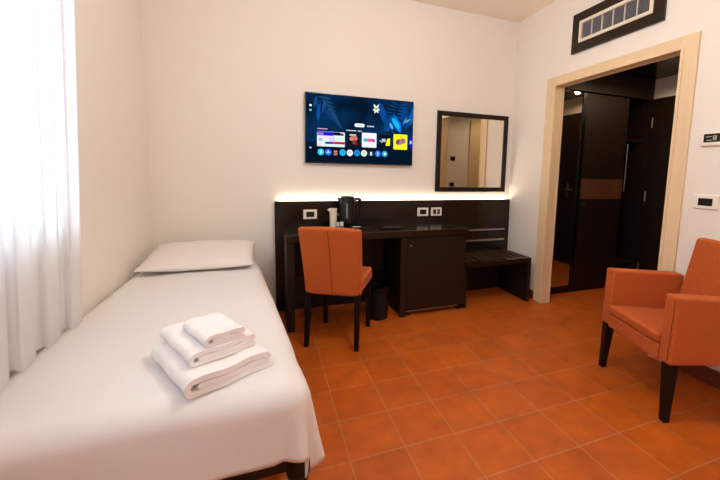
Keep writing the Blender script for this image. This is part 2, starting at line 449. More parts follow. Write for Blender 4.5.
def P(u, v, l): return (.006+u*EW, -.0006-.00004*l, .010+v*EH)
def poly(pts, c, l):
    f = sb_.faces.new([sb_.verts.new(P(u, v, l)) for u, v in pts]); f.material_index = c if isinstance(c, int) else sc(c)
def rect(u0, v0, u1, v1, c, l=3, rad=0):
    if not rad: return poly([(u0, v0), (u1, v0), (u1, v1), (u0, v1)], c, l)
    pts = []; ry = rad*EW/EH
    for cx, cy, a in ((u1-rad, v0+ry, -90), (u1-rad, v1-ry, 0), (u0+rad, v1-ry, 90), (u0+rad, v0+ry, 180)):
        for k in range(5):
            t = math.radians(a+k*22.5); pts.append((cx+rad*math.cos(t), cy+ry*math.sin(t)))
    poly(pts, c, l)
def disc(u, v, r, c, l=3, n=22, sy=1):
    poly([(u+r*math.cos(2*PI*k/n), v+r*sy*EW/EH*math.sin(2*PI*k/n)) for k in range(n)], c, l)
def leaf(u, v, ang, ln, wd, c, l=2):
    ca, sa = math.cos(ang), math.sin(ang); pts = []
    for t, s in ((0, 0), (.2, .7), (.45, 1), (.75, .7), (1, 0), (.75, -.7), (.45, -1), (.2, -.7)):
        a, b = t*ln, s*wd
        pts.append((min(.999, max(.001, u+a*ca-b*sa)), min(.999, max(.001, v+(a*sa+b*ca)*EW/EH))))
    poly(pts, c, l)
poly([(0, 0), (1, 0), (1, 1), (0, 1)], 0, 0)
rect(0, 0, 1, .22, (3, 18, 36), 1)
rect(0, .22, 1, .30, (3, 22, 44), 1)
# fern, top left
random.seed(9)
for k in range(9):
    t = k/8; u, v = .10+.17*t, .96-.34*t
    leaf(u, v, math.radians(-8-6*k), .13-.006*k, .0085, (26, 66, 104), 2)
    leaf(u, v, math.radians(-92+4*k), .10-.004*k, .0085, (18, 52, 112), 2)
leaf(.105, .60, math.radians(88), .15, .018, (10, 70, 150), 2); leaf(.07, .78, math.radians(80), .11, .012, (20, 70, 110), 2)
leaf(.14, .72, math.radians(76), .12, .010, (24, 84, 120), 2)
# foliage, right
for k in range(9):
    leaf(.86-.012*k, .93-.040*k, math.radians(160+7*k), .11, .008, (8, 58, 104), 2)
    leaf(.86-.012*k, .93-.040*k, math.radians(15-9*k), .10, .008, (10, 66, 128), 2)
leaf(.66, .96, math.radians(-70), .22, .035, (8, 66, 140), 1); leaf(.93, .55, math.radians(95), .22, .05, (8, 56, 120), 1)
leaf(.72, .50, math.radians(62), .20, .04, (8, 70, 140), 1); leaf(.97, .62, math.radians(75), .2, .03, (12, 84, 150), 1)
leaf(.905, .66, math.radians(30), .09, .010, (90, 150, 180), 2); leaf(.90, .64, math.radians(62), .08, .008, (60, 130, 175), 2)
leaf(.875, .50, math.radians(112), .17, .032, (10, 120, 220), 3); leaf(.865, .56, math.radians(128), .13, .022, (20, 170, 240), 4)
leaf(.80, .55, math.radians(120), .07, .013, (90, 160, 210), 4)
# the pale flower
for a, ln in ((62, .050), (118, .050), (200, .034), (250, .042), (300, .04), (350, .036)):
    leaf(.632, .845, math.radians(a), ln, .0095, (222, 232, 214), 5)
disc(.632, .845, .011, (120, 150, 60), 6)
# side dots, pill, captions
rect(.031, .808, .050, .837, (235, 240, 240), 4, .004); rect(.031, .740, .050, .768, (110, 190, 190), 4, .004); disc(.038, .21, .008, (190, 200, 215), 4)
rect(.430, .553, .523, .605, (236, 240, 248), 4, .014)
for k in range(5): rect(.450+.011*k, .572, .458+.011*k, .587, (120, 126, 140), 5)
for k in range(5): rect(.548+.0135*k, .564, .558+.0135*k, .582, (196, 208, 224), 4)
for k in range(7): rect(.354+.0135*k, .486, .364+.0135*k, .498, (226, 230, 236), 4)
for k in range(3): rect(.462+.0125*k, .486, .472+.0125*k, .498, (226, 230, 236), 4)
rect(.098, .488, .186, .500, (214, 160, 214), 4)
# cards
rect(.095, .235, .341, .455, (208, 226, 232), 3, .006)
rect(.096, .395, .240, .452, (34, 24, 190), 4); rect(.096, .405, .150, .435, (150, 120, 220), 5); rect(.240, .405, .300, .452, (10, 10, 30), 4); rect(.300, .405, .330, .44, (120, 30, 60), 5)
rect(.110, .34, .24, .39, (226, 210, 214), 4); rect(.20, .30, .25, .385, (206, 190, 236), 5); rect(.250, .315, .335, .385, (196, 232, 216), 4); rect(.11, .31, .14, .36, (160, 176, 190), 5)
rect(.165, .274, .232, .306, (20, 20, 150), 5); rect(.232, .274, .340, .312, (196, 20, 54), 5); rect(.10, .24, .132, .285, (236, 200, 200), 4)
rect(.372, .255, .474, .455, (24, 14, 20), 3, .006)
rect(.385, .415, .445, .438, (170, 200, 186), 4); disc(.425, .378, .034, (186, 110, 96), 4, 22, .75); disc(.402, .368, .018, (200, 120, 100), 5); disc(.428, .318, .020, (110, 60, 56), 5); disc(.452, .29, .012, (110, 24, 40), 5)
rect(.500, .248, .639, .472, (222, 226, 242), 3, .007)
rect(.516, .335, .555, .386, (66, 168, 170), 4); rect(.555, .335, .600, .386, (226, 84, 128), 4); rect(.600, .335, .624, .382, (138, 76, 160), 4)
rect(.662, .260, .780, .455, (8, 16, 30), 3, .006)
rect(.690, .345, .728, .395, (168, 184, 200), 4); poly([(.728, .288), (.772, .288), (.772, .408), (.745, .396)], (232, 226, 26), 5); rect(.672, .350, .682, .368, (190, 200, 206), 5); rect(.684, .330, .694, .345, (190, 200, 206), 5)
rect(.807, .236, .947, .478, (238, 230, 10), 3, .009)
disc(.865, .355, .036, (176, 120, 96), 4, 22, .8); disc(.905, .375, .026, (150, 96, 130), 4); leaf(.835, .315, math.radians(58), .06, .018, (110, 66, 110), 5); disc(.885, .43, .014, (206, 196, 30), 5); rect(.83, .262, .93, .285, (244, 214, 90), 5)
rect(.966, .268, 1.0, .448, (16, 22, 170), 3, .006); rect(.975, .335, .992, .385, (170, 190, 240), 4)
# round app icons
dots = [(.128, (40, 190, 232), (240, 252, 255)), (.193, (38, 104, 226), (190, 214, 255)), None, (.322, (30, 178, 226), (20, 120, 190)), (.388, (236, 238, 238), (150, 150, 152)),
        (.455, (26, 138, 220), (16, 90, 170)), (.521, (232, 240, 236), (120, 190, 130)), None, (.654, (48, 108, 220), (150, 190, 240)), (.722, (34, 150, 200), (220, 246, 246))]
for k, dd in enumerate(dots):
    if not dd: continue
    v = .150+.0008*k
    disc(dd[0], v, .0285, dd[1], 4)
    if k == 0: poly([(.122, v-.022), (.130, v-.022), (.136, v+.026), (.128, v+.026)], dd[2], 5)
    elif k == 1: poly([(.176, v-.02), (.193, v+.03), (.210, v-.02), (.193, v-.006)], dd[2], 5)
    elif k in (3, 4, 5):
        disc(dd[0], v-.002, .015, dd[2], 5); disc(dd[0], v-.008, .009, dd[1], 6)
    elif k == 6: disc(dd[0], v, .018, dd[2], 5); disc(dd[0], v, .010, (214, 234, 216), 6)
    elif k == 8: rect(.648, v-.028, .660, v+.028, dd[2], 5); rect(.642, v+.002, .666, v+.012, dd[2], 5)
    else: poly([(.712, v+.018), (.734, v+.018), (.734, v-.004), (.722, v-.026), (.712, v-.004)], dd[2], 5)
disc(.258, .15, .0285, (20, 16, 22), 4)
for a, c in ((.165, (190, 150, 140)), (.142, (220, 130, 120)), (.120, (200, 150, 140))): rect(.242, a-.008, .274, a+.004, c, 5)
rect(.245, .172, .27, .182, (170, 110, 70), 5)
rect(.566, .116, .612, .190, (42, 58, 74), 4, .006); disc(.589, .166, .010, (200, 210, 216), 5); rect(.579, .126, .599, .150, (200, 210, 216), 5)
link('screen', sb_, None, tv, smooth=False, mats=scr_mats)

# ------------------------------------------------------------------ wall mirror
mr = thing('wall_mirror', 'square mirror in flat dark wood frame on the wall right of television', 'mirror', (1.570, D, 1.035))
mw, mh, fr = .822, .784, .046
bx('glass', M['mirror'], mr, fr-.006, mw-fr+.006, -.016, -.012, fr-.006, mh-fr+.006, 0)
bx('back_board', M['backing'], mr, .01, mw-.01, -.011, -.001, .01, mh-.01, 0)
bm = bmesh.new()
for a in ((0, mw, 0, fr), (0, mw, mh-fr, mh)): box(bm, a[0], a[1], -.026, -.002, a[2], a[3], .003)
for a in ((0, fr), (mw-fr, mw)): box(bm, a[0], a[1], -.0258, -.0022, fr-.002, mh-fr+.002, .003)
link('frame', bm, M['wood'], mr)

# ------------------------------------------------------------------ right wall: air grille, thermostat, switch
av = thing('air_vent', 'dark framed air grille set high on the wall above the doorway', 'air vent', (XR, 2.005, 2.392))
hw, hh = .367, .157
bm = bmesh.new(); f1 = .072
for a in ((-hw, hw, -hh, -hh+f1), (-hw, hw, hh-f1, hh)): box(bm, -.020, 0, a[0], a[1], a[2], a[3], .002)
for a in ((-hw, -hw+f1), (hw-f1, hw)): box(bm, -.0198, 0, a[0], a[1], -hh+f1-.001, hh-f1+.001, .002)
link('outer_frame', bm, M['woodh'], av)
bm = bmesh.new(); iw, ih, f2 = hw-f1, hh-f1, .024
for a in ((-iw, iw, -ih, -ih+f2), (-iw, iw, ih-f2, ih)): box(bm, -.026, -.002, a[0], a[1], a[2], a[3], .002)
for a in ((-iw, -iw+f2), (iw-f2, iw)): box(bm, -.0258, -.0022, a[0], a[1], -ih+f2-.001, ih-f2+.001, .002)
tag(link('inner_frame', bm, M['cream'], av), 'cream inner frame')
bx('duct_shade_sheet', M['void'], av, -.004, -.0015, -iw+f2, iw-f2, -ih+f2, ih-f2, 0)  # thin dark sheet, its colour stands in for shade behind the grille
bm = bmesh.new(); gw, gh = iw-f2, ih-f2
nz = 8
for k in range(nz):
    z = -gh+(k+.5)*2*gh/nz
    hexa(bm, [(-.018, -gw, z-.0028), (-.008, -gw, z+.0015), (-.008, gw, z+.0015), (-.018, gw, z-.0028), (-.018, -gw, z-.0012), (-.008, -gw, z+.0031), (-.008, gw, z+.0031), (-.018, gw, z-.0012)])
ny = 60
for k in range(1, ny):
    y = -gw+k*2*gw/ny
    box(bm, -.0165, -.0105, y-.0007, y+.0007, -gh, gh)
link('grille', bm, M['grille'], av)
for k in range(1, 6):
    y = -gw+k*2*gw/6
    tag(link('divider', box(bmesh.new(), -.021, -.009, y-.0022, y+.0022, -gh, gh, .001), M['white'], av), 'pale upright divider')

th = thing('thermostat', 'white wall thermostat with black display, above the rocker switch', 'thermostat', (XR, 1.277, 1.452))
bx('housing', M['white'], th, -.016, 0, -.078, .078, -.043, .034, .005, 3)
dp = bx('display', M['black'], th, -.0185, -.0155, -.060, .062, -.022, .026, .002)
bm = bmesh.new()
box(bm, -.0192, -.0184, -.004, .016, -.012, .016, .001); box(bm, -.0192, -.0184, .022, .05, .006, .012); box(bm, -.0192, -.0184, .020, .046, -.014, -.008)
tag(link('digits', bm, M['lcd_on'], dp), 'grey digits on the display')
sw = thing('light_switch', 'white plate with black rocker switch on right wall behind the armchair', 'switch', (XR, 1.297, 1.0785))
bx('plate', M['white'], sw, -.010, 0, -.062, .062, -.041, .041, .004, 3)
bx('rocker', M['blackmat'], sw, -.0135, -.0095, -.036, .036, -.022, .022, .003)
for z, lb_, nm, ct in ((1.447, 'upper black switch on the hall wall seen in the wall mirror', 'card_switch', 'switch'), (1.049, 'lower black switch on the hall wall seen in the wall mirror', 'hall_switch', 'switch')):
    t = thing(nm, lb_, ct, (2.706, HS, z))
    bx('plate', M['blackmat'], t, -.040, .040, .0003, .010, -.032, .032, .003)
    bx('rocker', M['black'], t, -.022, .022, .0095, .014, -.016, .016, .002)

# ------------------------------------------------------------------ wardrobe in the hall
wy = 2.668
wd = thing('wardrobe', 'dark wood built-in wardrobe in the hall with mirrored door and open end', 'wardrobe', (3.25, wy, 0))
ox = -3.25
bm = bmesh.new()
yb = D-.004-wy
box(bm, 2.575+ox, 2.60+ox, .024, yb, 0, 2.06, .001); box(bm, 3.60+ox, 3.622+ox, .024, yb, 0, 2.06, .001); box(bm, 3.900+ox, 3.920+ox, .004, yb, 0, 2.06, .001)
box(bm, 2.60+ox, 3.90+ox, .03, yb, 2.04, 2.06); box(bm, 2.575+ox, 3.920+ox, yb-.012, yb-.001, 0.05, 2.04)
link('carcass', bm, M['wood'], wd)
bx('plinth', M['wood'], wd, 2.575+ox, 3.62+ox, .012, .03, 0, .055, .001)
bx('fascia', M['wood'], wd, 2.575+ox, 3.940+ox, -.012, .029, 2.045, HZ-.002, .002)
md = bx('mirror_door', M['wood'], wd, 2.60+ox, 2.998+ox, 0, .022, .058, 2.034, .002)
tag(link('mirror_panel', box(bmesh.new(), 2.605+ox, 2.945+ox, -.004, -.0005, .085, 2.030, .001), M['mirror_smoked'], md), 'tall mirror panel')
link('stile', box(bmesh.new(), 2.947+ox, 2.996+ox, -.012, -.0003, .060, 2.032, .003), M['black'], md)
pd = bx('panel_door', M['wood'], wd, 3.002+ox, 3.598+ox, 0, .022, .058, 2.034, .002)
tag(link('inlay_band', box(bmesh.new(), 3.006+ox, 3.594+ox, -.003, -.0003, .985, 1.190, .001), M['band'], pd), 'lighter streaked inlay band')
bm = lathe(bmesh.new(), [(.008, -.001), (.008, -.010), (.014, -.018), (.014, -.026), (.006, -.029)], 18, (3.040+ox, 0, .935), 'y')
tag(link('knob', bm, M['steel'], pd), 'small steel knob')
bx('shelf', M['wood'], wd, 3.624+ox, 3.898+ox, .03, yb-.014, 1.60, 1.62, .001)
bx('shelf', M['wood'], wd, 3.624+ox, 3.898+ox, .03, yb-.014, .25, .27, .001)
bm = tube(bmesh.new(), [(3.69+ox, .045, 1.06), (3.69+ox, .045, 1.57)], .006)
tag(link('hanging_rod', bm, M['steel'], wd), 'slim steel upright rod')

# downlights in the hall ceiling
def downlight(x, y, label):
    t = thing('ceiling_downlight', label, 'downlight', (x, y, HZ), 0, 'hall ceiling downlights')
    link('trim_ring', lathe(bmesh.new(), [(.030, -.001), (.046, -.0012), (.046, -.006), (.036, -.009), (.030, -.006)], 32), M['steel'], t)
    tag(link('lamp', lathe(bmesh.new(), [(.029, -.004), (.029, -.0065), (.004, -.009)], 28), emis('halogen', (255, 206, 140), 22), t), 'glowing lamp')
    ld = bpy.data.lights.new('downlight', 'SPOT'); ld.energy = 12; ld.color = (1, .72, .45); ld.spot_size = math.radians(168); ld.spot_blend = .4; ld.shadow_soft_size = .03
    lo = bpy.data.objects.new('lamp_light', ld); C.objects.link(lo); lo.location = (x, y, HZ-.015)
downlight(3.62, 1.97, 'hall downlight nearer the entrance door, seen in the wardrobe mirror')
downlight(3.30, 2.14, 'hall ceiling downlight just inside the doorway')

# ------------------------------------------------------------------ bed
bd = thing('single_bed', 'single bed along the left wall under a white cover, black metal base', 'bed', (-.36, 2.05, 0))
bxo, byo = .36, -2.05
BT = .550
def xr(y): return -.090+.112*(3.05-y)
bm = bmesh.new()
hexa(bm, [(-.79+bxo, 1.10+byo, .29), (.03+bxo, 1.10+byo, .29), (-.14+bxo, 3.05+byo, .29), (-.79+bxo, 3.05+byo, .29), (-.79+bxo, 1.10+byo, BT-.02), (.03+bxo, 1.10+byo, BT-.02), (-.14+bxo, 3.05+byo, BT-.02), (-.79+bxo, 3.05+byo, BT-.02)], .03, 3)
link('mattress', bm, M['linen'], bd)
bm = bmesh.new()
def seg(p, q, w, z0, z1):
    p = Vector(p); q = Vector(q); d_ = (q-p).normalized(); n_ = Vector((-d_.y, d_.x))*w/2
    hexa(bm, [(*(p-n_), z0), (*(q-n_), z0), (*(q+n_), z0), (*(p+n_), z0), (*(p-n_), z1), (*(q-n_), z1), (*(q+n_), z1), (*(p+n_), z1)], .004)
fl, frr, br_, bl = (-.77+bxo, 1.10+byo), (.085+bxo, 1.10+byo), (-.14+bxo, 3.03+byo), (-.77+bxo, 3.03+byo)
seg(fl, frr, .035, .235, .288); seg(bl, br_, .035, .235, .288); seg(fl, bl, .035, .235, .288); seg(frr, br_, .035, .235, .288)
for k in range(1, 8):
    t = k/8
    seg((fl[0], fl[1]+t*(bl[1]-fl[1])), (frr[0]+t*(br_[0]-frr[0]), fl[1]+t*(bl[1]-fl[1])), .05, .262, .286)
link('base_frame', bm, M['metal_black'], bd)
for p in (fl, frr, br_, bl):
    bm = lathe(bmesh.new(), [(.026, 0), (.030, .004), (.032, .20), (.040, .215), (.042, .232), (.038, .292), (.030, .296)], 24, (p[0], p[1], 0))
    link('leg', bm, M['metal_black'], bd)

# white cover draped over the mattress
def cover_mesh():
    r = .075; xl, x1, yf, ybk = -.795, -.09, 1.035, 3.058
    ix0, ix1, iy0, iy1 = xl+.03, x1-r, yf+r, ybk
    Lr, Lf, Ll = .355, .275, .16
    us = [ix0-Ll*k/5 for k in range(5, 0, -1)] + [ix0+(ix1-ix0)*k/26 for k in range(27)] + [ix1+Lr*k/20 for k in range(1, 21)]
    vs = [iy0-Lf*k/20 for k in range(20, 0, -1)] + [iy0+(iy1-iy0)*k/54 for k in range(55)]
    bm = bmesh.new(); g = []
    for v in vs:
        row = []
        for u in us:
            cx = min(max(u, ix0), ix1); cy = min(max(v, iy0), iy1)
            ddx, ddy = u-cx, v-cy
            left = ddx < 0
            if left:
                rr_ = .03; d_ = abs(ddx)
                if ddy < 0: d_ = max(d_, -ddy); 
            else:
                rr_ = r; d_ = max(abs(ddx), abs(ddy))
            ln = math.hypot(ddx, ddy)
            corner = (ddx > 0 and ddy < 0)
            cf = 0
            if corner:
                cf = min(ddx, -ddy)/max(ddx, -ddy)
            if ln < 1e-9: x, y, z = u, v, 0
            else:
                if d_ < PI*rr_/2: out, dp_ = rr_*math.sin(d_/rr_), rr_*(1-math.cos(d_/rr_))
                else:
                    e = d_-PI*rr_/2
                    fl_ = .0 if left else .06
                    out, dp_ = rr_+e*fl_, rr_+e
                    if not left:
                        t = math.atan2(-ddy, ddx) if corner else 0
                        out += e*(.20*math.sin(PI*cf)*0 + .07*math.sin(v*9.0)*(ddx > 0 and ddy == 0) + .05*math.sin(u*11)*(ddy < 0 and ddx == 0))
                        if corner: out += e*.10*math.cos(6*t); dp_ += e*.10*cf
                if corner and -ddy < ddx and d_ > PI*rr_/2: dp_ += 0
                x = cx+out*ddx/ln; y = cy+out*ddy/ln; z = -dp_
            # soft undulation of the top
            z += .0035*math.sin(u*7+1)*math.sin(v*4.3)+.002*math.sin(u*17+v*9)
            # cover spreads wider towards the foot
            s = (xr(min(max(y, 1.0), 3.06))-xl)/(x1-xl)
            x = xl+(x-xl)*s if x > xl else x
            row.append(bm.verts.new((x, y, BT+z)))
        g.append(row)
    for a, b in zip(g, g[1:]):
        for k in range(len(us)-1): bm.faces.new((a[k], a[k+1], b[k+1], b[k]))
    return bm
bc = link('bed_cover', cover_mesh(), M['linen'], angle=180)
tag(bc, 'plain white cover draped over the single bed', 'bed cover')
sm = bc.modifiers.new('t', 'SOLIDIFY'); sm.thickness = .006; sm.offset = -1
tx = bpy.data.textures.new('wrinkle', 'CLOUDS'); tx.noise_scale = .22
dm = bc.modifiers.new('w', 'DISPLACE'); dm.texture = tx; dm.strength = .008; dm.mid_level = .5; dm.texture_coords = 'GLOBAL'

# pillow
def pillow_mesh(w, d, h):
    bm = bmesh.new(); n = 26; m_ = 20
    top = []; bot = []
    for j in range(m_+1):
        rt, rb = [], []
        for i in range(n+1):
            a, b = -1+2*i/n, -1+2*j/m_
            px = a*(1-.075*(1-abs(b)**2.2)*abs(a)**3)*w/2 if True else 0
            pull = .93+.07*abs(a)**4
            x = a*w/2*(.955+.045*abs(b)**5); y = b*d/2*(1-.05*abs(a)**3)
            e = max(0, (1-abs(a)**3.2))*max(0, (1-abs(b)**2.6))
            z = h/2*e**.55
            z += .004*math.sin(a*9+b*3)*e
            rt.append(bm.verts.new((x, y, z)))
            rb.append(rt[-1] if i in (0, n) or j in (0, m_) else bm.verts.new((x, y, -z*.75)))
        top.append(rt); bot.append(rb)
    for j in range(m_):
        for i in range(n):
            bm.faces.new((top[j][i], top[j][i+1], top[j+1][i+1], top[j+1][i]))
            q = (bot[j][i], bot[j+1][i], bot[j+1][i+1], bot[j][i+1])
            bm.faces.new(q)
    return bm
pl = tag(link('bed_pillow', pillow_mesh(.705, .53, .115), M['pillow'], angle=180), 'white pillow lying at the head of the bed against the wall', 'pillow')
pl.location = (-.422, 2.695, .616); pl.rotation_euler = (math.radians(7), 0, math.radians(-1))
subsurf(pl, 1)

# ------------------------------------------------------------------ towels
def towel_mesh(wd_, ln, h, t, spiral=True):
    """rolled fold seen end-on in the x-z plane, length along +y"""
    path = []
    r = h/2-t/2
    for k in range(9): path.append((wd_-.006-(wd_-.006-h/2)*k/8, t/2+.0008*math.sin(k)))
    for k in range(1, 9):
        a = -PI/2-PI*k/9; path.append((h/2+r*math.cos(a), h/2+r*math.sin(a)))
    for k in range(0, 10): path.append((h/2+(wd_-h)*k/9, h-t/2+.0016*math.sin(k*1.1)))
    if spiral:
        ri = (h-t-t*1.02)/2; zc = h-t/2-ri
        for k in range(1, 9):
            a = PI/2-PI*k/8; path.append((wd_-h/2+ri*math.cos(a)+.004, zc+ri*math.sin(a)))
        zl = zc-ri
        for k in range(1, 10): path.append((wd_-h/2-(wd_-h*1.25)*k/9, zl+.001*math.sin(k*1.7)))
    P2 = [Vector(p) for p in path]
    L_, R_ = [], []
    for i, p in enumerate(P2):
        tt = (P2[min(i+1, len(P2)-1)]-P2[max(i-1, 0)]).normalized(); n_ = Vector((-tt.y, tt.x))*t/2*.96
        L_.append(p+n_); R_.append(p-n_)
    # rounded ends of the strip
    def cap(p, a, b):
        d0 = (a-p); out = []
        for k in range(1, 4):
            ang = PI*k/4
            out.append(p+Vector((d0.x*math.cos(ang)-d0.y*math.sin(ang), d0.x*math.sin(ang)+d0.y*math.cos(ang))))
        return out
    loop = L_ + [P2[-1]+(P2[-1]-P2[-2]).normalized()*t*.4] + R_[::-1] + [P2[0]+(P2[0]-P2[1]).normalized()*t*.4]
    bm = bmesh.new(); rings = []; ny_ = 14
    random.seed(int(wd_*1000))
    for j in range(ny_+1):
        y = ln*j/ny_; sx = .0018*math.sin(j*.9+wd_*20); sz = .0025*math.sin(j*1.3)
        rings.append([bm.verts.new((p.x+sx, y+.004*math.sin(p.x*40), max(.0005, p.y+sz*(p.y/h)))) for p in loop])
    N = len(loop); nL = len(L_)
    for a, b in zip(rings, rings[1:]):
        for k in range(N): bm.faces.new((a[k], a[(k+1) % N], b[(k+1) % N], b[k]))
    for rg in (rings[0], rings[-1]):
        Ls, Rs = rg[:nL], rg[nL+1:nL+1+nL][::-1]
        for k in range(nL-1): bm.faces.new((Ls[k], Ls[k+1], Rs[k+1], Rs[k]))
        bm.faces.new((Ls[-1], rg[nL], Rs[-1])); bm.faces.new((Ls[0], Rs[0], rg[-1]))
    return bm
for nm, lb_, wd_, ln, h, t, loc, rz in (
    ('bath_towel', 'largest white folded towel at the bottom of the stack on the bed', .270, .318, .058, .0182, (-.226, 1.060, BT+.004), 29),
    ('hand_towel', 'middle white folded towel in the stack on the bed', .214, .275, .042, .0136, (-.224, 1.130, BT+.064), 29.5),
    ('face_towel', 'smallest white folded towel on top of the stack on the bed', .128, .185, .036, .0116, (-.186, 1.155, BT+.108), 30)):
    o = tag(link(nm, towel_mesh(wd_, ln, h, t), M['towel'], angle=70), lb_, 'towel', 'white folded towels stacked on the bed')
    o.location = loc; o.rotation_euler = (0, 0, math.radians(rz))

# ------------------------------------------------------------------ curtain
ct = thing('sheer_curtain', 'white sheer curtain hanging in folds over the window left of bed', 'curtain', (XL+.05, .6, 0))
bm = bmesh.new(); rows = []
ny_, nz_ = 300, 14
cy0, cy1 = -1.25, 1.81
for j in range(nz_+1):
    z = .562+(H-.03-.562)*j/nz_
    row = []
    for i in range(ny_+1):
        s = i/ny_; y = cy0+(cy1-cy0)*s
        f = s*24 + .35*math.sin(s*17)
        amp = .026*(.75+.25*math.sin(s*31+1))*(1-.25*j/nz_)
        x = XL+.058+amp*math.sin(2*PI*f)+.004*math.sin(2*PI*f*2+z)
        yy = y-.027*math.sin(4*PI*f)+.10*(z-.58)*s
        row.append(bm.verts.new((x-(XL+.05), yy-.6, z)))
    rows.append(row)
for a, b in zip(rows, rows[1:]):
    for k in range(ny_): bm.faces.new((a[k], a[k+1], b[k+1], b[k]))
link('drape', bm, M['sheer'], ct, angle=180)
bm = box(bmesh.new(), -.012, .012, -2.0, 1.30, H-.028, H-.001, .002)
link('curtain_track', bm, M['white'], ct)

# ------------------------------------------------------------------ desk chair
def V3(o, a, b): return lambda u, v, z: (o[0]+a[0]*u+b[0]*v, o[1]+a[1]*u+b[1]*v, z)
RL, RR_, FR = Vector((.237, 2.366)), Vector((.571, 2.187)), Vector((.735, 2.542))
ang = math.atan2(RR_.y-RL.y, RR_.x-RL.x)
cc = (RL+RR_)/2
dc = thing('desk_chair', 'orange upholstered armless chair pulled up to the desk, back to the room', 'chair', (cc.x, cc.y, 0), ang)
# local frame: x to the right, y forward to the desk
hw = .178
for sx in (-1, 1):
    link('leg', taper(bmesh.new(), (sx*(hw-.004), .040, .40), (sx*hw, .0, 0), .040, .030), M['leg'], dc)
    link('leg', taper(bmesh.new(), (sx*(hw-.006), .385, .385), (sx*(hw-.004), .390, 0), .040, .030), M['leg'], dc)
bm = bmesh.new()
hexa(bm, [(-.200, .085, .385), (.200, .085, .385), (.200, .425, .385), (-.200, .425, .385), (-.200, .085, .470), (.196, .085, .462), (.194, .428, .478), (-.194, .428, .478)], .020, 4)
link('seat', bm, M['fabric'], dc)
bm = bmesh.new()
nx, nz2 = 14, 16
def back_pt(i, k, f):
    a = -1+2*i/nx; t = k/nz2
    w_ = .196+.018*t
    z = .368+t*(.846-.368)
    # front-to-back curve
    y = .018-.085*t**1.4 + .018*(1-abs(a)**2)*(-1)*t*.8
    th_ = .078-.026*t
    z2 = z+(.010*(1-a*a) if k == nz2 else 0)
    return (a*w_, y+(th_ if f else 0), z2)
fr_ = [[None]*(nz2+1) for _ in range(nx+1)]; bk = [[None]*(nz2+1) for _ in range(nx+1)]
for i in range(nx+1):
    for k in range(nz2+1):
        fr_[i][k] = bm.verts.new(back_pt(i, k, 1)); bk[i][k] = bm.verts.new(back_pt(i, k, 0))
for i in range(nx):
    for k in range(nz2):
        bm.faces.new((fr_[i][k], fr_[i+1][k], fr_[i+1][k+1], fr_[i][k+1])); bm.faces.new((bk[i][k], bk[i][k+1], bk[i+1][k+1], bk[i+1][k]))
    bm.faces.new((fr_[i][0], bk[i][0], bk[i+1][0], fr_[i+1][0])); bm.faces.new((fr_[i][nz2], fr_[i+1][nz2], bk[i+1][nz2], bk[i][nz2]))
for k in range(nz2):
    bm.faces.new((fr_[0][k], fr_[0][k+1], bk[0][k+1], bk[0][k])); bm.faces.new((fr_[nx][k], bk[nx][k], bk[nx][k+1], fr_[nx][k+1]))
bmesh.ops.recalc_face_normals(bm, faces=bm.faces[:])
sharp = [e for e in bm.edges if len(e.link_faces) == 2 and e.calc_face_angle(0) > math.radians(50)]
bmesh.ops.bevel(bm, geom=sharp, offset=.020, segments=5, profile=.5, affect='EDGES', clamp_overlap=True)
brst = link('backrest', bm, M['fabric'], dc, angle=60)
bm = bmesh.new()
sp = []
for k in range(13):
    q = back_pt(nx/2, .15+k*(nz2-.5)/12, 0); sp.append((q[0], q[1]-.0002, q[2]))
tube(bm, sp, .0022, 6)
tag(link('seam', bm, M['thread'], brst), 'stitched seam down the middle of the back')

# ------------------------------------------------------------------ armchair
P1, P2 = Vector((2.006, 1.550)), Vector((1.831, 1.035))
ra = (P1-P2); WA = ra.length
angA = math.atan2(ra.y, ra.x)                    # local x runs along the front from the near to the far arm
ac = thing('armchair', 'orange upholstered armchair with dark tapered legs by the right wall', 'armchair', ((P1.x+P2.x)/2, (P1.y+P2.y)/2, 0), angA)
# local: x along the front (+ far arm), y: depth is -y (front direction is +y)
h2 = WA/2; aw = .076; dep = .455; zt = .650; zb = .302
for sx in (-1, 1):
    xo, xi = sx*h2, sx*(h2-aw)
    a, b = min(xo, xi), max(xo, xi)
    bm = bmesh.new()
    hexa(bm, [(a, -dep, zb), (b, -dep, zb), (b, 0, zb), (a, 0, zb), (a, -dep, zt-.022), (b, -dep, zt-.022), (b, -.008, zt), (a, -.008, zt)], .014, 4)
    link('armrest', bm, M['fabric'], ac)
bm = bmesh.new(); xi = h2-aw-.001
box(bm, -xi, xi, -dep, .001, zb-.006, zb+.075, .006, 3)
link('seat_base', bm, M['fabric'], ac)
bm = bmesh.new()
hexa(bm, [(-xi, -dep+.08, zb+.077), (xi, -dep+.08, zb+.077), (xi, .006, zb+.077), (-xi, .006, zb+.077), (-xi, -dep+.08, zb+.112), (xi, -dep+.08, zb+.112), (xi, .010, zb+.134), (-xi, .010, zb+.134)], .018, 4)
link('seat_cushion', bm, M['fabric'], ac)
bm = bmesh.new(); xb = h2-.078
hexa(bm, [(-xb, -dep-.002, zb+.02), (xb, -dep-.002, zb+.02), (xb, -dep+.075, zb+.02), (-xb, -dep+.075, zb+.02), (-xb+.030, -dep-.062, .868), (xb-.030, -dep-.062, .868), (xb-.030, -dep-.008, .868), (-xb+.030, -dep-.008, .868)], .018, 4)
link('backrest', bm, M['fabric'], ac)
for sx in (-1, 1):
    bm = tube(bmesh.new(), [(sx*(h2-.012), .0045, zb+.02), (sx*(h2-.012), -.007, zt-.018)], .0015, 6)
    link('seam', bm, M['thread'], ac)
